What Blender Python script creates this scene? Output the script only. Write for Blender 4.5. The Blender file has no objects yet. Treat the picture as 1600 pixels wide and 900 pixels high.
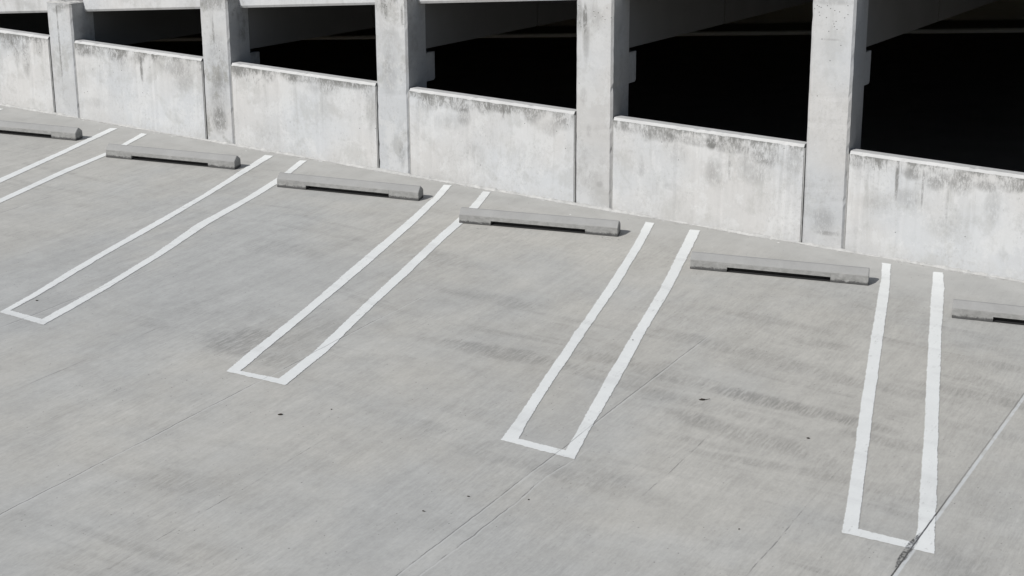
import bpy, bmesh, math, random
from mathutils import Vector, Matrix
from math import radians as R, sin, cos, pi
random.seed(7)
sc = bpy.context.scene
C = sc.collection

# ------------------------------------------------------------------ camera
YAW, PITCH, ROLL = -0.5223, 0.2751, -0.0061
fw = Vector((sin(YAW)*cos(PITCH), cos(YAW)*cos(PITCH), -sin(PITCH)))
rt = Vector((cos(YAW), -sin(YAW), 0)); up = rt.cross(fw)
r2 = rt*cos(ROLL)+up*sin(ROLL); u2 = -rt*sin(ROLL)+up*cos(ROLL)
cam_d = bpy.data.cameras.new('camera'); cam = bpy.data.objects.new('camera', cam_d); C.objects.link(cam)
cam.matrix_world = Matrix(((r2.x,u2.x,-fw.x,0),(r2.y,u2.y,-fw.y,-16.0708),(r2.z,u2.z,-fw.z,4.5025),(0,0,0,1)))
cam_d.sensor_width = 36; cam_d.lens = 2431.56/1600*36; cam_d.clip_start = .1; cam_d.clip_end = 500
sc.camera = cam

# ------------------------------------------------------------------ light
SUN_EL, SUN_AZ = R(38), R(16.5)          # sun stands behind the camera, a little to its left
w = bpy.data.worlds.new('World'); sc.world = w; w.use_nodes = True
nt = w.node_tree; nt.nodes.clear()
sky = nt.nodes.new('ShaderNodeTexSky'); sky.sky_type = 'NISHITA'; sky.sun_disc = False
sky.sun_elevation = SUN_EL; sky.sun_rotation = pi+SUN_AZ; sky.air_density = 1.0; sky.dust_density = 1.5
bg = nt.nodes.new('ShaderNodeBackground'); bg.inputs[1].default_value = 0.07
wo = nt.nodes.new('ShaderNodeOutputWorld')
nt.links.new(sky.outputs[0], bg.inputs[0]); nt.links.new(bg.outputs[0], wo.inputs[0])
sd = bpy.data.lights.new('sun', 'SUN'); sd.energy = 4.6; sd.angle = R(.53); sd.color = (1, .988, .965)
so = bpy.data.objects.new('sun', sd); C.objects.link(so); so.location = (-10,-30,25)
trav = Vector((sin(SUN_AZ)*cos(SUN_EL), cos(SUN_AZ)*cos(SUN_EL), -sin(SUN_EL)))
so.rotation_euler = trav.to_track_quat('-Z','Y').to_euler()
sc.view_settings.view_transform = 'Standard'; sc.view_settings.look = 'None'
sc.view_settings.exposure = 0.02; sc.view_settings.gamma = 1; sc.view_settings.use_curve_mapping = False

# ------------------------------------------------------------------ site numbers (metres)
SX, SY = 0.0506, 0.0404                    # the deck falls to the right, rises to the wall
X0, P, W = -16.8502, 2.8239, 0.4767        # first column, column pitch, column width
H = 1.075                                   # parapet height to its front arris
BZ, BS = 3.3236, 0.0616                    # the ramp above climbs to the right
CD = 0.43                                   # column depth
def dz(x, y): return -SX*x + SY*y
def sz(x): return BZ + BS*x

# ------------------------------------------------------------------ node helpers
class N:
    def __init__(s, name):
        s.m = bpy.data.materials.new(name); s.m.use_nodes = True
        s.t = s.m.node_tree; s.t.nodes.clear()
        s.o = s.t.nodes.new('ShaderNodeOutputMaterial'); s.b = s.t.nodes.new('ShaderNodeBsdfPrincipled')
        s.t.links.new(s.b.outputs[0], s.o.inputs[0])
        s.b.inputs['Specular IOR Level'].default_value = .25
    def put(s, sock, v):
        if isinstance(v, bpy.types.NodeSocket): s.t.links.new(v, sock)
        else: sock.default_value = v
    def math(s, op, a, b=0.0, c=None, clamp=False):
        n = s.t.nodes.new('ShaderNodeMath'); n.operation = op; n.use_clamp = clamp
        s.put(n.inputs[0], a); s.put(n.inputs[1], b)
        if c is not None: s.put(n.inputs[2], c)
        return n.outputs[0]
    def coord(s, kind='Object'):
        return s.t.nodes.new('ShaderNodeTexCoord').outputs[kind]
    def sep(s, v):
        n = s.t.nodes.new('ShaderNodeSeparateXYZ'); s.t.links.new(v, n.inputs[0]); return n.outputs
    def map(s, v, scale, loc=(0,0,0)):
        n = s.t.nodes.new('ShaderNodeMapping'); s.t.links.new(v, n.inputs[0])
        n.inputs['Scale'].default_value = scale; n.inputs['Location'].default_value = loc; return n.outputs[0]
    def noise(s, v, scale=1.0, detail=4, rough=.55, dist=0.0, loc=(0,0,0), sc3=(1,1,1)):
        n = s.t.nodes.new('ShaderNodeTexNoise'); s.t.links.new(s.map(v, sc3, loc), n.inputs['Vector'])
        n.inputs['Scale'].default_value = scale; n.inputs['Detail'].default_value = detail
        n.inputs['Roughness'].default_value = rough; n.inputs['Distortion'].default_value = dist
        return n.outputs[0]
    def voro(s, v, scale, sc3=(1,1,1), loc=(0,0,0)):
        n = s.t.nodes.new('ShaderNodeTexVoronoi'); s.t.links.new(s.map(v, sc3, loc), n.inputs['Vector'])
        n.inputs['Scale'].default_value = scale; return n.outputs['Distance'], n.outputs['Color']
    def rng(s, v, a, b, lo=0.0, hi=1.0, smooth=True):
        n = s.t.nodes.new('ShaderNodeMapRange'); n.interpolation_type = 'SMOOTHSTEP' if smooth else 'LINEAR'
        s.put(n.inputs[0], v); s.put(n.inputs[1], a); s.put(n.inputs[2], b); s.put(n.inputs[3], lo); s.put(n.inputs[4], hi)
        return n.outputs[0]
    def mix(s, f, a, b, mode='MIX'):
        n = s.t.nodes.new('ShaderNodeMix'); n.data_type = 'RGBA'; n.blend_type = mode
        s.put(n.inputs[0], f); s.put(n.inputs[6], a); s.put(n.inputs[7], b); return n.outputs[2]
    def scale(s, col, f):
        n = s.t.nodes.new('ShaderNodeVectorMath'); n.operation = 'SCALE'
        s.put(n.inputs[0], col if isinstance(col, bpy.types.NodeSocket) else col[:3]); s.put(n.inputs[3], f); return n.outputs[0]
    def mx(s, *a):
        r = a[0]
        for b in a[1:]: r = s.math('MAXIMUM', r, b)
        return r
    def mul(s, *a):
        r = a[0]
        for b in a[1:]: r = s.math('MULTIPLY', r, b)
        return r
    def bump(s, h, strength=.3, dist=.01):
        n = s.t.nodes.new('ShaderNodeBump'); n.inputs['Strength'].default_value = strength
        n.inputs['Distance'].default_value = dist; s.put(n.inputs['Height'], h); s.t.links.new(n.outputs[0], s.b.inputs['Normal'])
    def done(s, col, rough=.85):
        s.put(s.b.inputs['Base Color'], col); s.put(s.b.inputs['Roughness'], rough); return s.m
def c4(r, g, b): return (r, g, b, 1)

def joints(n, x, y):
    """hairline joints and cracks that run across the deck, square to the wall"""
    o = n.coord()
    wv = n.math('SUBTRACT', n.noise(o, 1.0, 3, .6, sc3=(.9,1.1,0)), .5)
    wf = n.math('SUBTRACT', n.noise(o, 1.0, 5, .8, sc3=(.9,14,0), loc=(3,1,0)), .5)
    fn = n.noise(o, 1.0, 4, .7, sc3=(1.3,2.6,0), loc=(5,7,1))
    specs = [(-5.30,.035,.0022,.004,-14,-3.2,.44),(-8.12,.07,.0020,.004,-14,-3.6,.46),(-10.92,.04,.0018,.004,-9,-4.5,.47),
             (-5.165,.16,.0020,.005,-11,-6.2,.46),(-3.34,.05,.0014,.006,-7.3,-5.2,.56),(-13.72,.05,.002,.004,-12,-3,.5),
             (-6.95,.06,.0014,.005,-9.5,-6.9,.56),(-4.42,.05,.0014,.005,-6.6,-5.2,.52),(-9.7,.05,.0014,.004,-7.6,-5.6,.54)]
    tot = None; lip = None
    for xj,wob,hw,so_,y0,y1,fr in specs:
        d = n.math('SUBTRACT', n.math('SUBTRACT', n.math('SUBTRACT', x, xj), n.math('MULTIPLY', wv, wob)), n.math('MULTIPLY', wf, .018))
        env = n.mul(n.rng(y, y0, y0+.3), n.rng(y, y1-.3, y1, 1, 0))
        m = n.mul(n.rng(n.math('ABSOLUTE', d), hw, hw+so_, 1, 0), n.rng(fn, fr-.10, fr+.08, .12, 1), env, .56)
        tot = m if tot is None else n.mx(tot, m)
        if hw > .0015:
            l = n.mul(n.rng(n.math('ABSOLUTE', n.math('SUBTRACT', d, .011)), .002, .009, 1, 0), n.rng(y,y0,y0+.3), n.rng(y,y1-.3,y1+.6,1,0), .38)
            lip = l if lip is None else n.mx(lip, l)
    return tot, lip

def sealed(n, x, y):
    """the wider sealed joint at the right: dark open edge and a pale strip of sealant"""
    o = n.coord()
    wf = n.noise(o, 1.0, 5, .7, sc3=(0,7,0), loc=(3,3,0))
    xc = n.math('ADD', n.math('MULTIPLY', n.math('ADD', y, 5.0), .0135), -2.495)
    d = n.math('SUBTRACT', n.math('SUBTRACT', x, xc), n.math('MULTIPLY', n.math('SUBTRACT', wf, .5), .012))
    dark = n.mul(n.rng(n.math('ABSOLUTE', d), .0035, .008, 1, 0), n.rng(n.noise(o, 1, 4, .7, sc3=(0,5,0)), .3, .5, .45, 1), n.rng(y, -5.9, -4.9, 1, .4))
    pale = n.mul(n.rng(n.math('ABSOLUTE', n.math('SUBTRACT', d, .020)), .009, .017, 1, 0), n.rng(n.noise(o, 9, 4, .7), .35, .55, .5, 1))
    wide = n.rng(n.math('ABSOLUTE', n.math('SUBTRACT', y, -6.28)), .10, .34, .028, .0)
    e = n.math('ABSOLUTE', n.math('ADD', d, .012))
    blob = n.mul(n.rng(n.math('SUBTRACT', wide, e), -.004, .006, 0, 1), n.rng(n.noise(o, 45, 4, .7), .42, .6, 1, .25), n.rng(wide, .001, .006))
    return n.mx(dark, blob), pale

# ------------------------------------------------------------------ materials
def deck_mat():
    n = N('deck_concrete'); o = n.coord(); x, y, z = n.sep(o)
    big = n.noise(o, .32, 5, .6, .4); mid = n.noise(o, 2.2, 7, .62, .3); fine = n.noise(o, 34, 5, .7)
    tint = n.rng(n.math('ADD', n.math('MULTIPLY', n.noise(o, .23, 3, .5, .3, loc=(4.2,1.7,0)), .7), n.math('MULTIPLY', n.noise(o, 1.1, 4, .6, loc=(1,1,0)), .3)), .36, .58)
    side = n.rng(n.math('ABSOLUTE', n.math('ADD', x, 6.3)), 1.8, 5.5, .16, -.14)
    tint = n.math('ADD', n.math('MULTIPLY', tint, .8), side, clamp=True)
    tint = n.math('ADD', tint, .12, clamp=True)
    col = n.mix(tint, c4(.342,.344,.334), c4(.376,.365,.336))
    v = n.math('ADD', .52, n.math('MULTIPLY', n.math('ADD', n.math('MULTIPLY', n.math('SUBTRACT', big, .5), .6), .5), .40)); v = n.math('ADD', v, n.math('MULTIPLY', mid, .36))
    v = n.math('ADD', v, n.math('MULTIPLY', fine, .24))
    # broom finish runs square to the wall
    b1 = n.noise(o, 1, 5, .75, .3, sc3=(40,4.5,1)); b2 = n.noise(o, 1, 5, .6, .25, sc3=(11,.45,1), loc=(9,2,0)); b3 = n.noise(o, 1, 4, .75, .3, sc3=(80,14,1)); pm = n.rng(n.noise(o, .8, 4, .6, loc=(6,2,0)), .38, .62, .35, 1.25); mot = n.noise(o, 7, 6, .75, .3, loc=(1,4,0))
    v = n.math('ADD', v, n.math('MULTIPLY', n.math('SUBTRACT', b1, .5), n.math('MULTIPLY', pm, .42)))
    v = n.math('ADD', v, n.math('MULTIPLY', n.math('SUBTRACT', b2, .5), .26))
    v = n.math('ADD', v, n.math('MULTIPLY', n.math('SUBTRACT', b3, .5), .32))
    v = n.math('ADD', v, n.math('MULTIPLY', n.math('SUBTRACT', mot, .5), .26))
    # where the broom dug in, dirt stays in the strokes: bands that lie along the wall
    band = n.noise(o, 1, 3, .55, .8, sc3=(.55,2.6,1), loc=(2.3,.6,0))
    bm = n.mul(n.rng(band, .50, .66), n.rng(n.noise(o, .35, 2, .5, loc=(8,3,0)), .40, .60))
    spots = None
    for sx_, sy_, rx, ry, sl, a in [(-8.78,-5.62,.42,.42,0,.95),(-8.35,-5.85,.24,.20,0,.6),(-8.45,-4.95,.3,.3,0,.45),
            (-4.30,-4.36,1.25,.13,-.03,1.0),(-4.75,-4.72,.9,.12,-.05,.55),(-4.2,-5.1,.95,.15,-.12,.7),(-3.1,-4.62,.5,.10,0,.6),
            (-6.75,-4.62,.95,.15,.1,.8),(-5.9,-4.25,.5,.14,.1,.6),(-5.0,-3.4,1.0,.14,-.1,.5),(-3.75,-3.55,.9,.13,0,.55),
            (-2.75,-3.3,.7,.11,0,.6),(-4.9,-2.5,.7,.10,0,.45),(-7.4,-3.4,.6,.16,0,.4),(-8.6,-2.6,.7,.18,0,.45),(-10.2,-3.3,.5,.25,0,.4),
            (-2.7,-2.5,.6,.10,0,.5),(-2.6,-4.0,.7,.10,0,.45),(-6.6,-6.3,.5,.13,0,.35),(-2.3,-6.3,.4,.3,0,.35),(-4.9,-6.5,.7,.14,0,.4)]:
        dx = n.math('DIVIDE', n.math('SUBTRACT', x, sx_), rx)
        dy = n.math('DIVIDE', n.math('SUBTRACT', n.math('SUBTRACT', y, sy_), n.math('MULTIPLY', n.math('SUBTRACT', x, sx_), sl)), ry)
        q = n.math('ADD', n.math('MULTIPLY', dx, dx), n.math('MULTIPLY', dy, dy))
        q = n.math('ADD', q, n.math('MULTIPLY', n.math('SUBTRACT', mid, .5), 2.2))
        q = n.rng(q, 0, 1.5, a, 0)
        spots = q if spots is None else n.mx(spots, q)
    strk = n.rng(n.noise(o, 1, 5, .75, .35, sc3=(38,4.5,1), loc=(5,5,0)), .36, .62, .15, 1)
    bm = n.mul(n.mx(n.mul(bm, .55), spots), strk)
    v = n.math('MULTIPLY', v, n.rng(bm, 0, 1, 1, .66, smooth=False))
    # random scratches along the broom and a few smudges
    scr = n.mul(n.rng(n.noise(o, 1, 4, .8, .1, sc3=(60,1.0,1), loc=(13,1,0)), .63, .75), n.rng(n.noise(o, .9, 3, .6, loc=(3,8,0)), .45, .62))
    v = n.math('MULTIPLY', v, n.rng(scr, 0, 1, 1, .78, smooth=False))
    # the strip by the wall is paler with dust and splashed paint
    dust = n.rng(n.math('ADD', y, n.math('MULTIPLY', n.math('SUBTRACT', mid, .5), 1.0)), -1.5, .05, 0, .85)
    col = n.mix(dust, n.scale(col, v), n.scale(c4(.362,.358,.342), n.math('ADD', .72, n.math('MULTIPLY', mid, .5))))
    sd_, sc_ = n.voro(o, 9, loc=(2,2,0)); r_, g_, b_ = n.sep(sc_)
    fl = n.mul(n.rng(n.math('ADD', sd_, n.math('MULTIPLY', fine, .25)), .20, .26, 1, 0), n.rng(r_, .93, .95), n.rng(y, -1.6, -.4, 0, 1))
    col = n.mix(n.mul(fl, .8), col, c4(.66,.66,.64))
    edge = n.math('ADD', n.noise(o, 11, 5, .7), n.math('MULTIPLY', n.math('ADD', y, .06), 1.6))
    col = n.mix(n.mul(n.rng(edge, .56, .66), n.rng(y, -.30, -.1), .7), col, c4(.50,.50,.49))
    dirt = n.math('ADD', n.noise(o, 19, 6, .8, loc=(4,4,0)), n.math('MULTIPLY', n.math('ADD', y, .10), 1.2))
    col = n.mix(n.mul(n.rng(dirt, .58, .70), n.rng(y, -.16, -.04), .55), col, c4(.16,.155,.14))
    # pits
    pd, pc = n.voro(o, 17, loc=(5,1,0)); r2_, g2_, b2_ = n.sep(pc)
    pit = n.mul(n.rng(n.math('ADD', pd, n.math('MULTIPLY', fine, .2)), .17, .24, 1, 0), n.rng(r2_, .955, .965))
    col = n.mix(n.mul(pit, .55), col, c4(.10,.10,.095))
    qd, qc = n.voro(o, 46, loc=(7,9,0)); r3_, g3_, b3_ = n.sep(qc)
    col = n.mix(n.mul(n.rng(qd, .18, .30, 1, 0), n.rng(r3_, .975, .985), n.rng(n.noise(o, .7, 3, .6, loc=(2,5,0)), .42, .6, .25, 1), .7), col, c4(.07,.07,.065))
    jd, lip = joints(n, x, y)
    col = n.mix(lip, col, c4(.50,.50,.49)); col = n.mix(jd, col, c4(.07,.07,.07))
    sdk, spl = sealed(n, x, y)
    col = n.mix(n.mul(spl, .68), col, c4(.53,.545,.55)); col = n.mix(n.mul(sdk, .9), col, c4(.045,.045,.045))
    hgt = n.math('ADD', n.math('MULTIPLY', b1, .6), n.math('MULTIPLY', fine, .4))
    hgt = n.math('SUBTRACT', hgt, n.math('MULTIPLY', n.mx(jd, sdk), 2.0))
    n.bump(hgt, .35, .004)
    return n.done(col, .88)

def paint_mat():
    n = N('white_line_paint'); o = n.coord(); x, y, z = n.sep(o)
    f = n.noise(o, 26, 6, .7); g = n.noise(o, 2.4, 5, .6); st = n.noise(o, 1, 4, .7, sc3=(45,3,1))
    v = n.math('ADD', .86, n.math('MULTIPLY', g, .18)); v = n.math('ADD', v, n.math('MULTIPLY', n.math('SUBTRACT', f, .5), .14))
    col = n.scale(c4(.665,.675,.66), v)
    wear = n.rng(n.math('ADD', n.math('MULTIPLY', f, .6), n.math('MULTIPLY', st, .4)), .55, .66)
    wear = n.mul(wear, n.rng(n.noise(o, 1.1, 3, .6, loc=(3,3,3)), .38, .62, .15, 1))
    col = n.mix(n.mul(wear, .85), col, c4(.36,.36,.345))
    band = n.noise(o, 1, 3, .55, .8, sc3=(.55,2.6,1), loc=(2.3,.6,0))
    col = n.mix(n.mul(n.rng(band, .5, .68), st, .30), col, c4(.30,.30,.30))
    jd, lip = joints(n, x, y); col = n.mix(n.mul(jd, 1.0), col, c4(.16,.16,.16))
    sdk, spl = sealed(n, x, y); col = n.mix(n.mul(sdk, .95), col, c4(.05,.05,.055))
    n.bump(n.math('SUBTRACT', f, n.mx(jd, sdk)), .25, .003)
    return n.done(col, .7)

def wall_mat(name, base, top=1.0, patch=.5, holes=.5, seed=0.0, blot=.5, marks=(), pits=(), foot=0.0):
    """UV: u metres along, v metres below the top"""
    n = N(name); uv = n.coord('UV'); u, v, _ = n.sep(uv)
    L = (seed*3.1, seed*1.7, seed)
    big = n.noise(uv, .9, 5, .6, .4, loc=L); mid = n.noise(uv, 5, 6, .65, .5, loc=L); fine = n.noise(uv, 55, 4, .7, loc=L)
    tint = n.rng(n.noise(uv, .6, 3, .5, loc=(seed+5,3,0)), .38, .62)
    col = n.mix(tint, c4(base*.985, base*1.01, base*1.035), c4(base*1.01, base*1.0, base*.985))
    k = n.math('ADD', .78, n.math('MULTIPLY', big, .26)); k = n.math('ADD', k, n.math('MULTIPLY', mid, .16))
    k = n.math('ADD', k, n.math('MULTIPLY', n.math('SUBTRACT', fine, .5), .08))
    col = n.scale(col, k)
    # whitewashed patches with hard-ish edges
    pn = n.noise(uv, 1, 7, .72, .25, sc3=(2.6,2.0,1), loc=(seed*2+1,seed,4))
    col = n.mix(n.mul(n.rng(pn, .51, .56), patch), col, c4(base*1.13, base*1.14, base*1.14))
    gn = n.noise(uv, 1, 7, .74, .2, sc3=(2.4,1.8,1), loc=(seed+11,seed*2,7))
    col = n.mix(n.mul(n.rng(gn, .50, .62), blot), col, c4(base*.66, base*.66, base*.63))
    grit = n.noise(uv, 1, 6, .82, .2, sc3=(30,20,1), loc=(seed,4,4))
    col = n.mix(n.mul(n.rng(grit, .50, .66), n.rng(n.noise(uv, 2.3, 4, .6, loc=(seed+3,8,1)), .42, .6, .12, .8), .5), col, c4(base*.55, base*.55, base*.53))
    lite = n.noise(uv, 1, 6, .8, .2, sc3=(14,24,1), loc=(seed,14,4))
    col = n.mix(n.mul(n.rng(lite, .58, .66), .35), col, c4(base*1.25, base*1.25, base*1.24))
    # long faint runs
    run = n.noise(uv, 1, 5, .7, .6, sc3=(9,.6,1), loc=(seed,9,0))
    col = n.mix(n.mul(n.rng(run, .52, .74), n.rng(v, 0, 1.1, .34, .06)), col, c4(.20,.20,.19))
    # grime under the top edge: a speckled dark rim, soft grey clouds below it
    s1 = n.noise(uv, 1, 6, .72, .8, sc3=(7,4.0,1), loc=(seed*1.3,2,0)); s2 = n.noise(uv, 1, 5, .8, .4, sc3=(48,16,1), loc=(seed,6,0))
    s3 = n.noise(uv, 1, 4, .6, .6, sc3=(1.7,.25,1), loc=(seed*.7,5,2))
    g = n.math('ADD', n.math('MULTIPLY', s1, .45), n.math('MULTIPLY', s2, .40)); g = n.math('ADD', g, n.math('MULTIPLY', s3, .45))
    thr = n.math('ADD', .50, n.math('MULTIPLY', n.math('POWER', n.math('MAXIMUM', v, .0), .55), .50))
    gr = n.rng(n.math('SUBTRACT', g, thr), 0, .17)
    col = n.mix(n.mul(gr, top), col, c4(.12,.12,.113))
    ft = n.mul(n.rng(n.math('ADD', v, n.math('MULTIPLY', n.math('SUBTRACT', mid, .5), .5)), .88, 1.08), n.rng(grit, .35, .6, .25, .8), foot)
    col = n.mix(ft, col, c4(base*.78, base*.77, base*.74))
    mk = None
    for mu, mv, ru, rv, a in marks:
        du = n.math('DIVIDE', n.math('SUBTRACT', u, mu), max(ru, .012)*1.1); dv = n.math('DIVIDE', n.math('SUBTRACT', v, mv), rv*1.25)
        q = n.math('ADD', n.math('MULTIPLY', du, du), n.math('MULTIPLY', dv, dv))
        q = n.rng(q, 0, 1.6, a, 0); mk = q if mk is None else n.math('ADD', mk, q, clamp=True)
    if mk is not None:
        tx = n.math('ADD', n.math('MULTIPLY', s2, .55), n.math('MULTIPLY', s1, .55))
        col = n.mix(n.mul(mk, n.rng(tx, .44, .60, .08, 1)), col, c4(.15,.15,.145))
    pk = None
    for mu, mv in pits:
        du = n.math('DIVIDE', n.math('SUBTRACT', u, mu), .0065); dv = n.math('DIVIDE', n.math('SUBTRACT', v, mv), .005)
        q = n.rng(n.math('ADD', n.math('MULTIPLY', du, du), n.math('MULTIPLY', dv, dv)), .4, 1.6, 1, 0); pk = q if pk is None else n.mx(pk, q)
    if pk is not None: col = n.mix(n.mul(pk, .8), col, c4(.05,.05,.045))
    s4 = n.noise(uv, 1, 4, .7, .15, sc3=(75,2.2,1), loc=(seed*2,3,3))
    st = n.mul(n.rng(s4, .60, .68), n.rng(v, .0, n.math('MULTIPLY', n.rng(n.noise(uv, 3.1, 3, .6, loc=(seed,2,8)), .35, .7), .45), 1, 0))
    col = n.mix(n.mul(st, top, .8), col, c4(.10,.10,.095))
    # bug holes
    hd, hc = n.voro(uv, 26, loc=L); r_, g_, b_ = n.sep(hc)
    hm = n.rng(n.noise(uv, 2.2, 3, .5, loc=(seed,1,1)), .45, .65)
    hole = n.mul(n.rng(hd, .10, .17, 1, 0), n.rng(r_, .90, .93), hm, holes)
    col = n.mix(hole, col, c4(.07,.07,.065))
    n.bump(n.math('SUBTRACT', n.math('ADD', n.math('MULTIPLY', fine, .3), mid), n.math('MULTIPLY', hole, 1.5)), .3, .006)
    return n.done(col, .85)

def cap_mat():
    n = N('parapet_cap_paint'); o = n.coord()
    f = n.noise(o, 40, 5, .7); g = n.noise(o, 3, 4, .6)
    col = n.scale(c4(.43,.43,.425), n.math('ADD', .76, n.math('MULTIPLY', g, .45)))
    col = n.mix(n.mul(n.rng(n.math('ADD', n.math('MULTIPLY', f, .6), n.math('MULTIPLY', g, .4)), .60, .68), .55), col, c4(.2,.2,.19))
    n.bump(f, .3, .003); return n.done(col, .85)

def stop_mat(seed):
    n = N('wheel_stop_concrete'); uv = n.coord('UV'); u, v, _ = n.sep(uv); o = n.coord()   # v = height above the deck
    mid = n.noise(o, 4, 6, .65, loc=(seed,seed,0)); f = n.noise(o, 60, 4, .7, loc=(seed,0,0))
    k = n.math('ADD', .76, n.math('MULTIPLY', mid, .34)); k = n.math('ADD', k, n.math('MULTIPLY', n.math('SUBTRACT', f, .5), .12))
    col = n.scale(c4(.280,.279,.272), k)
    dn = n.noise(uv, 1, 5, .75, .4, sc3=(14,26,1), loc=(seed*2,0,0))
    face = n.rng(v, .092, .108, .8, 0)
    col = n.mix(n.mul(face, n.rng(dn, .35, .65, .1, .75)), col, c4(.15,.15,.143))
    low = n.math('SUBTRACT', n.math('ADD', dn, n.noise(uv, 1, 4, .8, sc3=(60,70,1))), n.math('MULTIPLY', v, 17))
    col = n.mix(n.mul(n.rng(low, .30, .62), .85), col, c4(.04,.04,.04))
    n.bump(n.math('ADD', mid, n.math('MULTIPLY', f, .5)), .4, .006); return n.done(col, .9)

def plain(name, col, rough=.9, var=.3, scale=3):
    n = N(name); o = n.coord(); a = n.noise(o, scale, 5, .6)
    n.bump(n.noise(o, 30, 4, .7), .2, .004)
    return n.done(n.scale(col, n.math('ADD', 1-var/2, n.math('MULTIPLY', a, var))), rough)

M_deck, M_paint = deck_mat(), paint_mat()
MARKS = {'c0': [(-16.646, 1.859, 0.015, 0.551, 0.8), (-16.626, 2.355, 0.1, 0.045, 0.5), (-16.496, 2.405, 0.124, 0.027, 0.6)], 'c1': [(-13.803, 2.227, 0.016, 0.187, 0.6), (-13.752, 1.891, 0.154, 0.257, 0.35), (-13.771, 1.334, 0.133, 0.217, 0.45), (-13.784, 1.004, 0.122, 0.14, 0.8), (-13.722, 1.552, 0.176, 0.103, 0.3), (-13.813, 2.537, 0.196, 0.067, 0.5)], 'c2': [(-11.069, 2.653, 0.038, 0.11, 0.9), (-11.023, 2.601, 0.024, 0.094, 0.8), (-11.145, 2.666, 0.038, 0.071, 0.5), (-11.0, 1.852, 0.115, 0.257, 0.35), (-10.84, 0.814, 0.048, 0.164, 0.45), (-10.949, 2.251, 0.095, 0.095, 0.2), (-10.788, 2.533, 0.019, 0.109, 0.6)], 'c3': [(-8.262, 2.627, 0.025, 0.131, 1.0), (-8.337, 2.646, 0.041, 0.161, 0.6), (-8.244, 2.38, 0.041, 0.206, 0.45), (-8.172, 2.675, 0.131, 0.087, 0.3), (-8.272, 1.726, 0.042, 0.09, 0.3), (-8.202, 1.317, 0.034, 0.061, 0.3), (-8.24, 0.78, 0.118, 0.092, 0.2), (-8.053, 0.698, 0.042, 0.031, 0.3)], 'c4': [(-5.34, 2.93, 0.235, 0.027, 0.35), (-5.327, 0.564, 0.13, 0.115, 0.4), (-5.247, 0.429, 0.144, 0.021, 0.5), (-5.334, 2.535, 0.112, 0.01, 0.3), (-5.509, 0.867, 0.058, 0.214, 0.2)], 'p-1': [(-17.524, 1.765, 0.091, 0.205, 0.6), (-17.335, 1.73, 0.078, 0.279, 0.6), (-17.709, 1.847, 0.131, 0.093, 0.5), (-17.065, 1.836, 0.077, 0.129, 0.5)], 'p0': [(-16.194, 1.813, 0.172, 0.081, 0.8), (-15.891, 1.794, 0.121, 0.072, 0.5), (-15.64, 1.782, 0.084, 0.08, 0.6), (-15.124, 1.609, 0.024, 0.142, 0.9), (-15.182, 1.747, 0.118, 0.062, 0.6), (-14.548, 1.715, 0.296, 0.122, 0.45), (-15.478, 1.729, 0.143, 0.125, 0.35), (-14.395, 1.507, 0.204, 0.123, 0.3), (-16.028, 1.082, 0.221, 0.055, 0.2)], 'p1': [(-13.385, 1.684, 0.13, 0.051, 0.6), (-12.905, 1.665, 0.085, 0.084, 0.6), (-12.518, 1.656, 0.083, 0.067, 0.6), (-12.404, 1.664, 0.308, 0.042, 0.4), (-11.624, 1.65, 0.297, 0.057, 0.8), (-12.08, 1.578, 0.304, 0.083, 0.3), (-12.956, 0.838, 0.214, 0.138, 0.15), (-11.29, 1.348, 0.079, 0.205, 0.3)], 'p2': [(-10.561, 1.563, 0.132, 0.04, 0.5), (-10.469, 1.45, 0.15, 0.064, 0.4), (-10.003, 1.484, 0.202, 0.063, 0.6), (-9.914, 1.357, 0.092, 0.095, 0.5), (-9.62, 1.513, 0.09, 0.094, 0.8), (-9.37, 1.493, 0.195, 0.047, 0.8), (-8.973, 1.461, 0.122, 0.092, 0.6), (-8.541, 1.441, 0.136, 0.107, 0.7), (-9.765, 0.911, 0.146, 0.096, 0.25), (-8.713, 1.313, 0.103, 0.077, 0.3), (-10.146, 1.276, 0.204, 0.08, 0.2)], 'p3': [(-7.665, 1.399, 0.178, 0.045, 0.5), (-7.461, 1.341, 0.064, 0.074, 0.4), (-7.26, 1.343, 0.238, 0.059, 0.5), (-6.655, 1.336, 0.062, 0.087, 0.8), (-6.825, 1.307, 0.232, 0.044, 0.5), (-6.438, 1.283, 0.227, 0.058, 0.6), (-5.982, 1.215, 0.163, 0.086, 0.6), (-6.126, 1.058, 0.194, 0.144, 0.35), (-6.62, 0.974, 0.093, 0.132, 0.4), (-7.057, 1.154, 0.126, 0.103, 0.25), (-5.686, 1.207, 0.087, 0.156, 0.4), (-7.519, 0.963, 0.033, 0.105, 0.3), (-6.432, 1.102, 0.015, 0.145, 0.5), (-7.127, 0.761, 0.111, 0.037, 0.2)], 'p4': [(-4.969, 1.238, 0.084, 0.056, 0.5), (-4.532, 1.141, 0.02, 0.193, 0.9), (-4.376, 1.177, 0.094, 0.055, 0.7), (-4.124, 1.147, 0.12, 0.095, 0.7), (-3.87, 1.138, 0.131, 0.108, 0.7), (-3.607, 1.13, 0.103, 0.054, 0.6), (-3.351, 1.156, 0.114, 0.06, 0.7), (-4.254, 1.065, 0.013, 0.205, 0.6), (-3.986, 0.887, 0.013, 0.178, 0.4), (-3.515, 0.937, 0.077, 0.175, 0.3), (-4.394, 0.913, 0.149, 0.083, 0.35), (-4.733, 0.807, 0.166, 0.098, 0.2), (-4.036, 0.64, 0.16, 0.096, 0.2)]}
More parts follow.
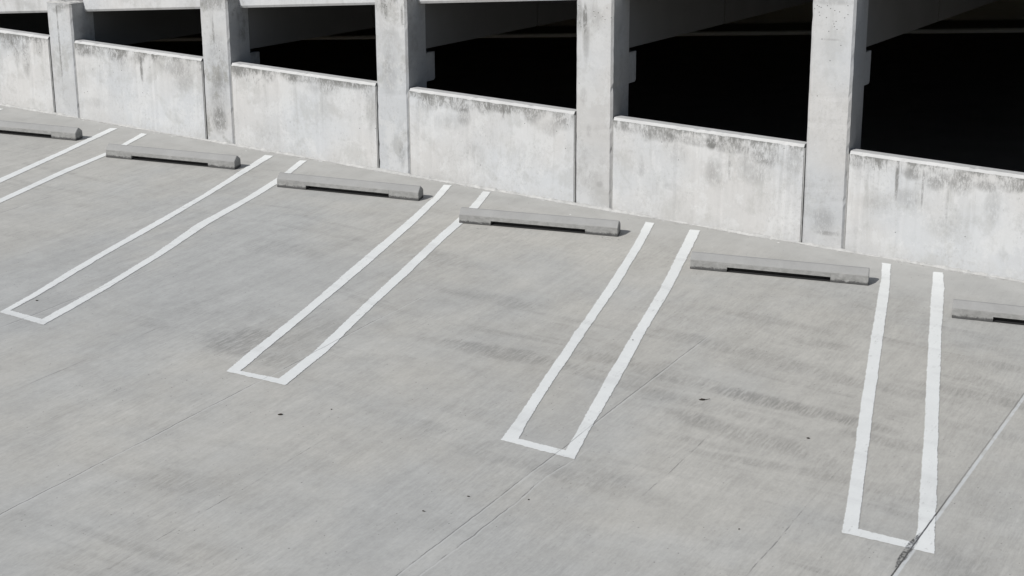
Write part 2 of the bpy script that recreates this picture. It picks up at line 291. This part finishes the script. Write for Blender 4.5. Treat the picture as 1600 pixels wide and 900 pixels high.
PITS = {'c4': [(-5.499, 2.887), (-5.478, 2.874), (-5.456, 2.868), (-5.526, 2.852), (-5.387, 2.888), (-5.351, 2.859), (-5.475, 2.817), (-5.466, 2.784), (-5.391, 2.764), (-5.304, 2.841), (-5.251, 2.83), (-5.165, 2.897), (-5.16, 2.805), (-5.284, 2.729), (-5.307, 2.701), (-5.299, 2.674), (-5.27, 2.646), (-5.429, 2.536), (-5.329, 2.312), (-5.219, 2.48), (-5.452, 1.927), (-5.193, 2.77), (-5.359, 2.621)], 'c3': [(-7.981, 2.752), (-8.342, 2.762), (-8.148, 2.705), (-8.09, 2.693), (-8.004, 2.621), (-8.033, 2.652), (-7.927, 2.643), (-8.131, 2.648), (-8.328, 2.566), (-8.311, 2.523), (-8.332, 1.871)], 'p1': [(-11.478, 1.083), (-11.231, 1.1)], 'p2': [(-9.684, 0.775), (-8.481, 1.37), (-9.061, 1.339), (-8.627, 1.282), (-8.506, 1.085)], 'p3': [(-7.266, 1.269), (-7.212, 1.318), (-7.055, 1.081), (-6.139, 1.402), (-5.802, 1.324)], 'p0': [(-14.969, 1.645), (-16.236, 1.204), (-16.172, 1.226), (-15.653, 1.532), (-15.494, 1.568), (-15.131, 1.281), (-16.039, 1.552), (-15.911, 1.605)], 'p-1': [(-17.053, 1.727), (-17.697, 1.644), (-17.504, 1.72)], 'c2': [(-11.036, 2.498), (-11.013, 2.64), (-10.773, 2.433), (-10.787, 2.596)], 'c1': [(-13.765, 2.001), (-13.715, 1.944), (-13.82, 0.966), (-13.685, 0.994)], 'p4': [(-3.776, 0.567), (-4.514, 0.529)], 'c0': []}

def md(k, topf):                             # height above datum -> distance below the element's own top
    return [(m[0], topf(m[0])-m[1], m[2], m[3], m[4]) for m in MARKS.get(k, ())]
def mp(k, topf): return [(m[0], topf(m[0])-m[1]) for m in PITS.get(k, ())]
ptop = lambda x: dz(x, 0)+H
WB = .425
M_panels = {i: wall_mat('parapet_concrete', WB, .85, .45, .3, 1.0+3.3*i, .34, md('p%d' % i, ptop), mp('p%d' % i, ptop), .55) for i in range(-1, 5)}
M_panels[5] = M_panels[2]
M_cols = []
for ci, (t, pch, h, s_, b) in enumerate(((.35,.4,.1,2,.5),(.45,.35,.1,12,.95),(.7,.6,.1,22,.5),(.5,.5,.2,32,.35),(.1,.3,.2,42,.25))):
    ctop = (lambda x, ci=ci: 2.445+.174*ci)
    M_cols.append(wall_mat('column_concrete', .385, t, pch, h, s_, b, md('c%d' % ci, ctop), mp('c%d' % ci, ctop)))
M_beam = wall_mat('spandrel_concrete', .40, .2, .5, .1, 51, .35)
M_cap = cap_mat()
M_seal = plain('grey_joint_sealant', (.27,.27,.265), .8, .7, 20)
M_mortar = plain('mortar', (.36,.357,.345), .9, .9, 14)
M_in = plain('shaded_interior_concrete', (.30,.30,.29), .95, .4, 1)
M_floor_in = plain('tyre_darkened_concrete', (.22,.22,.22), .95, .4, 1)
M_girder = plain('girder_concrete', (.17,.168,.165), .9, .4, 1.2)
M_conduit = plain('galvanised_conduit', (.42,.44,.46), .5, .2, 4)
M_chip = plain('broken_concrete', (.36,.355,.34), .9, .5, 30)
M_black = plain('black_pad_post_slot_shade', (.018,.018,.018), .9, .4, 20)  # bearing pads, rail posts, and the painted shade under the wheel stops
M_leaf = plain('dry_dark_leaf', (.022,.018,.014), .8, .4, 50)

# ------------------------------------------------------------------ mesh helpers
def link(name, bm, mat, parent=None, smooth=False):
    me = bpy.data.meshes.new(name); bmesh.ops.recalc_face_normals(bm, faces=bm.faces); bm.to_mesh(me); bm.free()
    for m_ in (mat if isinstance(mat, (list, tuple)) else [mat]): me.materials.append(m_)
    if smooth:
        for p_ in me.polygons: p_.use_smooth = True
    o = bpy.data.objects.new(name, me); C.objects.link(o)
    if parent is not None: o.parent = parent
    return o
def tag(o, label, cat, group=None):
    o['label'] = label; o['category'] = cat
    if group: o['group'] = group
    return o
def structure(o): o['kind'] = 'structure'; return o
def quad(bm, pts, mi=0):
    f = bm.faces.new([bm.verts.new(p) for p in pts]); f.material_index = mi; return f
def prism(bm, prof, x0, x1, zf, capL=True, capR=True, mi=None, step=.5, chip=()):
    """profile (y, z-offset) swept along x; zf(x) is the datum the offsets stand on"""
    n_ = len(prof); st = max(1, int(abs(x1-x0)/step)); rings = []
    for i in range(st+1):
        x = x0+(x1-x0)*i/st
        r = []
        for k_, (y, h) in enumerate(prof):
            if k_ in chip:
                q = random.uniform(-.0018,.0018)-(random.uniform(.004,.012) if random.random() < .07 else 0); y -= q*.6; h += q
            r.append(bm.verts.new((x, y, zf(x)+h)))
        rings.append(r)
    for i in range(st):
        for k in range(n_):
            f = bm.faces.new((rings[i][k], rings[i][(k+1)%n_], rings[i+1][(k+1)%n_], rings[i+1][k]))
            if mi: f.material_index = mi[k]
    if capL: bm.faces.new(rings[0])
    if capR: bm.faces.new(rings[-1])
    return rings
def uv_wall(o, topf, axis=None):
    me = o.data; uvl = me.uv_layers.new(name='UVMap')
    for p_ in me.polygons:
        nx, ny = abs(p_.normal.x), abs(p_.normal.y)
        for li in p_.loop_indices:
            c = me.vertices[me.loops[li].vertex_index].co
            u_ = c.x if ny >= nx else c.y+c.x*1.0
            uvl.data[li].uv = (u_, topf(c.x)-c.z)

# ------------------------------------------------------------------ setting
bm = bmesh.new()
quad(bm, [(-90,-90,dz(-90,-90)),(60,-90,dz(60,-90)),(60,.17,dz(60,.17)),(-90,.17,dz(-90,.17))])
structure(link('parking_deck', bm, M_deck))
XL, XR, YB = -58.0, 14.0, 34.0
fz = lambda x: sz(x)-3.35
bm = bmesh.new(); quad(bm, [(XL,.18,fz(XL)),(XR,.18,fz(XR)),(XR,YB,fz(XR)),(XL,YB,fz(XL))])
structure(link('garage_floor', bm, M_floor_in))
bm = bmesh.new(); prism(bm, [(.44,.62),(YB,.62),(YB,.38),(.44,.38)], XL, XR, sz)
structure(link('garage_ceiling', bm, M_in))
bm = bmesh.new(); prism(bm, [(YB,-3.4),(YB+.2,-3.4),(YB+.2,.62),(YB,.62)], XL, XR, sz)
structure(link('wall_back', bm, M_in))
for nm, xa in (('light_block_left', XL-.2), ('light_block_right', XR)):  # unseen end walls, added to keep daylight from leaking into the interior
    bm = bmesh.new(); prism(bm, [(.18,-3.4),(YB+.2,-3.4),(YB+.2,.62),(.18,.62)], xa, xa+.2, sz)
    structure(link(nm, bm, M_in))

# parapet panels between the columns
# parapet_panel index i lies to the right of column i
def col_x(i): return X0+i*P
for i in range(-1, 6):
    xa, xb = col_x(i)+W+.019, col_x(i+1)-.019
    bm = bmesh.new()
    T, CH = .175, .026
    prof = [(0,-1.9),(0,H),(CH,H+.030),(T-.012,H+.030),(T,H+.020),(T,-1.9)]
    prism(bm, prof, xa, xb, lambda x: dz(x,0), mi=[0,1,1,1,0,0], step=.045, chip=(1,2))
    o = link('parapet_panel', bm, [M_panels[i], M_cap]); uv_wall(o, lambda x: dz(x,0)+H)
    lab = {-1:'leftmost parapet panel, cut by the left edge, drips under its cap',
            0:'parapet panel between the leftmost column and the blotchy second column',
            1:'parapet panel between second and third column, one dark pock near its right end',
            2:'middle parapet panel between third and fourth column, cap edge mottled black all along',
            3:'parapet panel between the fourth and the fifth and widest looking column',
            4:'parapet panel to the right of the pitted rightmost column, grey runs below its cap',
            5:'parapet panel farther right, beyond the edge of the photo'}[i]
    tag(o, lab, 'parapet', 'precast parapet panels between the columns')

# columns with their corbels
CL = {-1:'concrete column beyond the left edge of the photo',
       0:'leftmost pale column with a rough mortar top and a thin vertical seam',
       1:'blotchy grey column second from left, darkest patch near its foot',
       2:'third column from left, white lower half and speckled drips at the top',
       3:'fourth column with a black vertical stain near its top left',
       4:'rightmost column in view, smooth pale face dotted with small black pits',
       5:'concrete column beyond the right edge of the photo'}
for i in range(-1, 6):
    xa = col_x(i); xb = xa+W; zt = 2.445+.174*i; c = .026
    zb = dz(xb, 0)-1.5
    pl = [(xa,c),(xa+c,0),(xb-c,0),(xb,c),(xb,CD),(xa,CD)]
    bm = bmesh.new()
    zs = [zb]; z = zb
    while z < zt-.12: z += .06; zs.append(z)
    zs += [zt]
    rings = []
    for z in zs:
        r = []
        for k_, (x, y) in enumerate(pl):
            q = random.uniform(-.0015,.0015)+(random.uniform(.003,.009) if random.random() < .06 else 0)
            if k_ in (2,3): x -= q
            elif k_ in (0,1): x += q
            if k_ in (0,1,2,3) : y += abs(q)*.4
            r.append(bm.verts.new((x, y, z)))
        rings.append(r)
    for a in range(len(rings)-1):
        for k in range(6):
            bm.faces.new((rings[a][k], rings[a][(k+1)%6], rings[a+1][(k+1)%6], rings[a+1][k]))
    bm.faces.new(rings[-1])
    o = link('concrete_column', bm, M_cols[max(0, min(4, i))]); uv_wall(o, lambda x, t=zt: t)
    tag(o, CL[i], 'column', 'concrete columns along the wall')
    bm = bmesh.new()      # corbel that carries the girder
    vs = [(CD-.001,0),(CD+.20,0),(CD+.20,-.335),(CD+.17,-.36),(CD-.001,-.36)]
    zc = 1.705+.1655*i
    ra = [bm.verts.new((xa+.002, y, zc+h)) for y, h in vs]; rb = [bm.verts.new((xb-.002, y, zc+h)) for y, h in vs]
    for k in range(5): bm.faces.new((ra[k], ra[(k+1)%5], rb[(k+1)%5], rb[k]))
    bm.faces.new(ra); bm.faces.new(rb)
    k_ = link('corbel', bm, M_cols[max(0, min(4, i))], o); uv_wall(k_, lambda x, t=zc: t)
    # mortar bed on the column head
    bm = bmesh.new(); nx, ny = 14, 11; g = []
    for a in range(nx+1):
        row = []
        for b in range(ny+1):
            e = (a in (0,nx) or b in (0,ny))
            row.append(bm.verts.new((xa-.004+(W+.008)*a/nx+random.uniform(-.006,.006), .004+.24*b/ny+random.uniform(-.004,.004), zt+(.001 if e else random.uniform(.006,.026)))))
        g.append(row)
    for a in range(nx):
        for b in range(ny): bm.faces.new((g[a][b], g[a+1][b], g[a+1][b+1], g[a][b+1]))
    link('mortar_bed', bm, M_mortar, o)
    # girder behind: rests on the corbel
    gz = zc+.055
    bm = bmesh.new(); V = []
    for z_ in (zc+.001, gz-.001): V.append([bm.verts.new(q) for q in ((xa+.08,CD+.03,z_),(xb-.08,CD+.03,z_),(xb-.08,CD+.16,z_),(xa+.08,CD+.16,z_))])
    for k in range(4): bm.faces.new((V[0][k], V[0][(k+1)%4], V[1][(k+1)%4], V[1][k]))
    bm.faces.new(V[0]); bm.faces.new(V[1]); link('bearing_pad', bm, M_black, o)
    bm = bmesh.new()
    segs = [(CD+.012, 3.30), (3.36, 9.6), (9.63, 17.4)]
    for y0, y1 in segs:
        pts = [(xa+.01,0),(xb-.004,0),(xb-.004,1.2),(xa+.01,1.2)]
        A = [bm.verts.new((x, y0, gz+h)) for x, h in pts]; B = [bm.verts.new((x, y1, gz+h)) for x, h in pts]
        for k in range(4): bm.faces.new((A[k], A[(k+1)%4], B[(k+1)%4], B[k]))
        bm.faces.new(A); bm.faces.new(B)
    pts = [(xa+.03,.01),(xb-.022,.01),(xb-.022,1.19),(xa+.03,1.19)]
    A = [bm.verts.new((x, CD+.02, gz+h)) for x, h in pts]; B = [bm.verts.new((x, 17.39, gz+h)) for x, h in pts]
    for k in range(4): bm.faces.new((A[k], A[(k+1)%4], B[(k+1)%4], B[k]))
    gl = {-1:'dark girder beyond the left edge', 0:'dark deep girder seen behind the leftmost column',
          1:'dark girder running inward from the blotchy second column', 2:'dark girder running inward from the third column',
          3:'dark girder with a vertical seam behind the fourth column', 4:'dark girder with a vertical seam behind the rightmost column',
          5:'dark girder beyond the right edge'}[i]
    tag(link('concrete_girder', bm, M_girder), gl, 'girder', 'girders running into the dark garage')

# spandrel beams of the ramp above: recessed a little behind the column faces
YS = .25
for i in range(-1, 6):
    xa, xb = col_x(i)+W+.004, col_x(i+1)-.004
    bm = bmesh.new()
    prism(bm, [(YS,.03),(YS,1.45),(YS+.03,1.48),(YS+.17,1.48),(YS+.175,.0),(YS+.02,.0)], xa, xb, sz)
    o = link('spandrel_beam', bm, M_beam); uv_wall(o, lambda x: sz(x)+.35)
    lab = {-1:'upper beam strip at the top left corner, left of the leftmost column',
            0:'upper beam strip between the leftmost column and the second column',
            1:'upper beam strip between second and third column at the top edge',
            2:'thin sliver of upper beam between third and fourth column',
            3:'upper beam just above the frame between fourth and fifth column',
            4:'upper beam above the frame right of the rightmost column',
            5:'upper beam beyond the right edge'}[i]
    tag(o, lab, 'beam', 'spandrel beams of the ramp above')

# sealant in the slots beside the columns
sides = ('left', 'right')
ordn = {-1:'column outside the photo at left', 0:'leftmost column', 1:'blotchy second column', 2:'third column', 3:'fourth column', 4:'pitted rightmost column', 5:'column outside the photo at right'}
for i in range(-1, 6):
    for s in (0, 1):
        xc = col_x(i)+(W+.0068 if s else -.0122)
        bm = bmesh.new(); st = 16; V = []
        for a in range(st+1):
            x = xc; z = dz(x,0)-.05+(H+.0+.04)*a/st; j = random.uniform(-.002,.002)
            k2 = random.uniform(-.001,.001)
            V.append([bm.verts.new((x-.0064, .03, z)), bm.verts.new((x-.0064, .007+j, z)), bm.verts.new((x+.0064+k2, .009+j, z)), bm.verts.new((x+.0064+k2, .03, z))])
        for a in range(st):
            for k in range(4): bm.faces.new((V[a][k], V[a][(k+1)%4], V[a+1][(k+1)%4], V[a+1][k]))
        bm.faces.new(V[0]); bm.faces.new(V[-1])
        tag(link('joint_sealant', bm, M_seal), f'grey sealant bead in the joint {sides[s]} of the {ordn[i]}', 'sealant', 'sealant beads in the wall joints')

# uneven mortar fillet at the foot of the wall
bm = bmesh.new(); V = []; x = -22.0; a1 = .018
while x < 1.0:
    a1 = min(.05, max(.006, a1+random.uniform(-.009,.009))); h1 = min(.03, a1*random.uniform(.4,1.0))
    V.append([bm.verts.new((x, -a1, dz(x,-a1)+.001)), bm.verts.new((x, -a1*.45, dz(x,0)+h1*.75)), bm.verts.new((x, -.0015, dz(x,0)+h1)), bm.verts.new((x, .006, dz(x,0)))])
    x += random.uniform(.03,.07)
for a in range(len(V)-1):
    for k in range(3): bm.faces.new((V[a][k], V[a+1][k], V[a+1][k+1], V[a][k+1]))
tag(link('mortar_fillet', bm, M_mortar), 'thin uneven pale mortar fillet along the foot of the whole wall', 'mortar')

# far parapet and conduit inside
bm = bmesh.new(); prism(bm, [(17.40,-2.12),(17.40,-2.055),(17.44,-2.03),(17.50,-2.03),(17.50,-2.12)], XL+.1, XR-.1, sz)
rail = tag(link('guard_rail', bm, M_conduit), 'faint grey horizontal rail far inside the dark garage', 'rail')
for k in range(-9, 8):
    x = X0+.24+k*2*P
    if XL+1 < x < XR-1:
        bm = bmesh.new(); V = []
        for z in (fz(x)-.2, sz(x)-2.10): V.append([bm.verts.new(q) for q in ((x-.04,17.51,z),(x+.04,17.51,z),(x+.04,17.58,z),(x-.04,17.58,z))])
        for m_ in range(4): bm.faces.new((V[0][m_], V[0][(m_+1)%4], V[1][(m_+1)%4], V[1][m_]))
        bm.faces.new(V[0]); bm.faces.new(V[1]); link('rail_post', bm, M_black, rail)

# ------------------------------------------------------------------ painted lines
PAINT = {
 1: [((-15.586, -0.207), (-15.485, -0.162)), ((-15.171, -1.64), (-15.067, -1.631)), ((-14.84, -2.907), (-14.673, -3.063)), ((-13.998, -6.275), (-13.95, -6.181)), ((-13.406, -6.293), (-13.528, -6.19)), ((-14.01, -3.68), (-14.152, -3.547)), ((-14.349, -2.326), (-14.495, -2.201)), ((-14.551, -1.385), (-14.664, -1.279)), ((-14.732, -0.762), (-14.816, -0.776)), ((-14.923, -0.191), (-15.026, -0.193))],
 2: [((-12.871, -0.196), (-12.749, -0.176)), ((-12.303, -2.092), (-12.216, -2.102)), ((-11.993, -3.338), (-11.904, -3.279)), ((-11.738, -4.369), (-11.642, -4.385)), ((-11.558, -5.06), (-11.472, -5.004)), ((-11.355, -5.742), (-11.279, -5.716)), ((-11.228, -6.275), (-11.18, -6.181)), ((-10.636, -6.293), (-10.758, -6.19)), ((-10.716, -5.872), (-10.83, -5.84)), ((-10.865, -5.201), (-10.944, -5.252)), ((-11.123, -4.152), (-11.207, -4.206)), ((-11.458, -2.986), (-11.571, -3.061)), ((-11.698, -1.892), (-11.786, -1.95)), ((-11.858, -1.245), (-12.03, -1.037)), ((-12.052, -0.683), (-12.126, -0.732)), ((-12.236, -0.131), (-12.324, -0.171))],
 3: [((-10.136, -0.137), (-10.038, -0.107)), ((-9.944, -0.666), (-9.867, -0.615)), ((-9.632, -1.789), (-9.532, -1.723)), ((-9.183, -3.522), (-9.073, -3.451)), ((-8.891, -4.595), (-8.804, -4.539)), ((-8.592, -5.883), (-8.487, -5.816)), ((-8.488, -6.275), (-8.393, -6.198)), ((-7.872, -6.246), (-8.008, -6.158)), ((-8.033, -5.435), (-8.133, -5.5)), ((-8.359, -4.253), (-8.452, -4.313)), ((-8.631, -3.165), (-8.734, -3.231)), ((-8.961, -1.93), (-9.07, -1.945)), ((-9.077, -1.425), (-9.244, -1.216)), ((-9.266, -0.727), (-9.371, -0.764)), ((-9.481, -0.104), (-9.573, -0.131))],
 4: [((-7.354, -0.204), (-7.249, -0.196)), ((-7.111, -1.003), (-7.014, -0.995)), ((-6.705, -2.518), (-6.615, -2.46)), ((-6.363, -3.897), (-6.278, -3.843)), ((-6.066, -5.062), (-5.983, -5.009)), ((-5.856, -5.871), (-5.768, -5.816)), ((-5.778, -6.225), (-5.672, -6.131)), ((-5.123, -6.233), (-5.255, -6.125)), ((-5.263, -5.717), (-5.346, -5.769)), ((-5.505, -4.707), (-5.609, -4.773)), ((-5.809, -3.543), (-5.902, -3.603)), ((-6.145, -2.157), (-6.241, -2.218)), ((-6.52, -0.783), (-6.63, -0.827)), ((-6.691, -0.172), (-6.807, -0.204))],
 5: [((-4.582, -0.188), (-4.49, -0.18)), ((-4.436, -0.695), (-4.357, -0.644)), ((-4.36, -1.005), (-4.271, -0.948)), ((-4.007, -2.393), (-3.912, -2.333)), ((-3.738, -3.419), (-3.647, -3.361)), ((-3.439, -4.571), (-3.347, -4.513)), ((-3.103, -5.83), (-3.015, -5.775)), ((-2.993, -6.286), (-2.914, -6.17)), ((-2.353, -6.247), (-2.521, -6.156)), ((-2.452, -5.873), (-2.559, -5.928)), ((-2.549, -5.485), (-2.657, -5.552)), ((-2.881, -4.221), (-2.977, -4.282)), ((-3.179, -3.065), (-3.28, -3.128)), ((-3.447, -2.036), (-3.549, -2.101)), ((-3.785, -0.681), (-3.904, -0.711)), ((-3.94, -0.166), (-4.035, -0.189))],
}

DX = {1:'broken parking marking at the far left, its closed end out of the photo', 2:'long narrow U of white paint second from left, closed end at the left edge',
      3:'U shaped white marking in the left middle, closed end beside the dark scuffed patch', 4:'U shaped white marking right of centre, crossed at its corner by a hairline crack',
      5:'large upright U shaped white marking at the right, corner crossed by the black sealed joint', 0:'short white stroke by the wall at the far left, mostly out of the photo'}
sh = 2.765
PAINT[0] = [((a[0]-sh, a[1]), (b[0]-sh, b[1])) for a, b in PAINT[1]]
def cat_len(a, b): return math.hypot(a[0]-b[0], a[1]-b[1])
for k in sorted(PAINT):
    prs = PAINT[k]; bm = bmesh.new(); rows = []
    ends = len(prs)
    for i in range(ends-1):
        (o0, i0), (o1, i1) = prs[i], prs[i+1]
        n_ = max(1, int(max(cat_len(o0,o1), cat_len(i0,i1))/.014))
        for s in range(n_ + (1 if i == ends-2 else 0)):
            t = s/n_; rows.append([(o0[0]+(o1[0]-o0[0])*t, o0[1]+(o1[1]-o0[1])*t), (i0[0]+(i1[0]-i0[0])*t, i0[1]+(i1[1]-i0[1])*t), s == 0])
    jo = ji = 0.0; pv = None
    for a, b, key in rows:
        L = cat_len(a, b); ux, uy = ((a[0]-b[0])/L, (a[1]-b[1])/L)
        jo = jo*.82+random.uniform(-.0015,.0015); ji = ji*.82+random.uniform(-.0015,.0015)
        if random.random() < .03: jo += random.uniform(-.006,.006)
        if random.random() < .03: ji += random.uniform(-.006,.006)
        q1 = jo+random.uniform(-.0042,.0042); q2 = ji+random.uniform(-.0042,.0042)
        A = (a[0]+ux*q1, a[1]+uy*q1); B = (b[0]-ux*q2, b[1]-uy*q2)
        cur = [bm.verts.new((A[0], A[1], dz(*A)+.004)), bm.verts.new((B[0], B[1], dz(*B)+.004))]
        if pv: bm.faces.new((pv[0], cur[0], cur[1], pv[1]))
        pv = cur
    o = link('painted_line', bm, M_paint)
    tag(o, DX[k], 'road marking', 'painted U shaped dividers between the bays')

# ------------------------------------------------------------------ wheel stops
SP = [(-17.228,-1.436,13.6,'leftmost wheel stop, cut by the left edge of the photo'),
      (-14.501,-1.432,13.7,'second wheel stop from left, between the two leftmost complete white lines'),
      (-11.777,-1.349,13.6,'third wheel stop from left, in front of the third column'),
      (-9.125,-1.418,16.4,'wheel stop in the middle, mortar crumbs lying at its foot'),
      (-6.237,-1.498,15.7,'wheel stop right of centre, between the upright white lines and the rightmost column'),
      (-3.494,-1.494,14.0,'wheel stop cut by the right edge of the photo')]
for si, (ax, ay, ang, lab) in enumerate(SP):
    t = R(ang); d = Vector((cos(t), sin(t))); pn = Vector((-sin(t), cos(t)))
    LEN = 1.83; FT = .375+random.uniform(-.015,.015); G = .052
    prof = [(0,0),(.003,.098),(.008,.106),(.055,.141),(.078,.156),(.102,.156),(.125,.141),(.172,.106),(.177,.098),(.18,0)]
    bm = bmesh.new(); rings = []
    ss = [0,.006]; s = .006
    while s < LEN-.05: s += .045; ss.append(s)
    ss = [q for q in ss if abs(q-FT) > .02 and abs(q-(LEN-FT)) > .02 and q < LEN-.02]
    ss += [FT-.0005, FT+.0005, LEN-FT-.0005, LEN-FT+.0005, LEN-.006, LEN]; ss.sort()
    rnd = random.Random(si+3)
    for s in ss:
        raised = FT < s < LEN-FT
        end = .004 if s in (0, LEN) else 0
        r = []
        for y, h in prof:
            yy = y + (end if y < .09 else -end); hh = h-(end if h > .1 else 0)
            if h == 0 and raised: hh = G
            j = rnd.uniform(-.0012,.0012) + (rnd.uniform(-.004,.001) if (h in (0,.106,.098) and rnd.random() < .12) else 0)
            q = Vector((ax,ay))+d*s+pn*(yy-j)
            r.append(bm.verts.new((q.x, q.y, dz(q.x,q.y)+.003+hh)))
        rings.append(r)
    n_ = len(prof)
    for a in range(len(rings)-1):
        for k in range(n_): bm.faces.new((rings[a][k], rings[a][(k+1)%n_], rings[a+1][(k+1)%n_], rings[a+1][k]))
    bm.faces.new(rings[0]); bm.faces.new(rings[-1])
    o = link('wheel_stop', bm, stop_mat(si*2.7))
    me = o.data; uvl = me.uv_layers.new(name='UVMap')
    for p_ in me.polygons:
        for li in p_.loop_indices:
            c = me.vertices[me.loops[li].vertex_index].co
            uvl.data[li].uv = ((Vector((c.x,c.y))-Vector((ax,ay))).dot(d)+2*(Vector((c.x,c.y))-Vector((ax,ay))).dot(pn), c.z-dz(c.x,c.y))
    bm = bmesh.new(); A = []  # added near-black strip: paints the shade in the slot under the stop
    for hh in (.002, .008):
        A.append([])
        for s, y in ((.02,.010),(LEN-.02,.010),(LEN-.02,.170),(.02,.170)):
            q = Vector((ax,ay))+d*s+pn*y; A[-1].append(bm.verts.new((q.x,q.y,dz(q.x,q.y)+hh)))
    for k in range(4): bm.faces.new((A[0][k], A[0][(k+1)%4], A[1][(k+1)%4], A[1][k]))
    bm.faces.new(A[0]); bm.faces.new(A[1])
    link('slot_shade_strip', bm, M_black, o)
    tag(o, lab, 'wheel stop', 'concrete wheel stops in front of the wall')

# ------------------------------------------------------------------ small things on the deck
def blob(name, x, y, rx, ry, h, rot, mat, lab, cat, group=None, seed=0, stem=False):
    r_ = random.Random(seed); bm = bmesh.new(); n_ = 9; top = bm.verts.new((0,0,h)); ring = []; base = []
    for k in range(n_):
        a = 2*pi*k/n_; q = r_.uniform(.65,1.15)
        ring.append(bm.verts.new((cos(a)*rx*q, sin(a)*ry*q, h*r_.uniform(.3,.8)))); base.append(bm.verts.new((cos(a)*rx*q*1.03, sin(a)*ry*q*1.03, 0)))
    for k in range(n_):
        bm.faces.new((top, ring[k], ring[(k+1)%n_])); bm.faces.new((ring[k], base[k], base[(k+1)%n_], ring[(k+1)%n_]))
    bm.faces.new(base)
    if stem:
        A = [bm.verts.new(v) for v in ((rx*.8,-.003,.002),(rx*.8,.003,.002),(rx*.8,0,.007))]; B = [bm.verts.new(v) for v in ((rx*2.2,.004,.010),(rx*2.2,.008,.010),(rx*2.2,.006,.014))]
        for k in range(3): bm.faces.new((A[k], A[(k+1)%3], B[(k+1)%3], B[k]))
        bm.faces.new(A); bm.faces.new(B)
    o = link(name, bm, mat); o.location = (x, y, dz(x,y)+.001); o.rotation_euler = (0,0,rot); return tag(o, lab, cat, group)
blob('dead_leaf', -4.748, -4.636, .028, .017, .012, .3, M_leaf, 'small black curled leaf with a stem in the empty bay right of centre', 'leaf', seed=1, stem=True)
blob('dead_leaf', -3.732, -4.899, .013, .010, .008, 0, M_leaf, 'tiny dark leaf scrap left of the large upright marking', 'leaf', seed=2)
blob('dead_leaf', -7.533, -6.748, .020, .014, .010, .5, M_leaf, 'black leaf scrap below the closed end of the left middle marking', 'leaf', seed=3)
blob('pebble', -7.247, -6.446, .008, .006, .006, 0, M_leaf, 'tiny dark pebble up and right of the black leaf scrap', 'pebble', seed=4)
blob('pebble', -5.49, -7.185, .010, .006, .006, 0, M_leaf, 'dark crumb left of the long hairline crack near the bottom', 'pebble', seed=5)
blob('pebble', -5.641, -7.548, .014, .006, .006, 0, M_leaf, 'lowest dark crumb near the bottom centre', 'pebble', seed=6)
blob('pebble', -5.095, -6.998, .009, .007, .006, 0, M_leaf, 'dark crumb beside the second wavering crack at bottom centre', 'pebble', seed=7)
blob('pebble', -11.177, -5.848, .017, .012, .008, 0, M_leaf, 'black crumb inside the closed end of the marking at the left edge', 'pebble', seed=8)
blob('pebble', -5.842, -3.70, .010, .008, .008, 0, M_leaf, 'black crumb lying on the white line right of centre', 'pebble', seed=9)
blob('pebble', -3.625, -6.612, .008, .006, .005, 0, M_leaf, 'tiny crumb left of the lower corner of the large upright marking', 'pebble', seed=10)
rr = random.Random(5); gi = 0
for cx, cy, n_, sx_, sy_, where in ((-7.42,-1.02,9,.10,.05,'right end'), (-8.80,-1.46,6,.05,.03,'left foot')):
    for k in range(n_):
        blob('mortar_crumb', cx+rr.uniform(-sx_,sx_), cy+rr.uniform(-sy_,sy_), rr.uniform(.006,.016), rr.uniform(.005,.010), rr.uniform(.004,.009), rr.uniform(0,3), M_chip,
             f'pale mortar crumb in the scatter at the {where} of the middle wheel stop', 'crumb', f'mortar crumbs at the {where} of the middle wheel stop', seed=40+gi); gi += 1
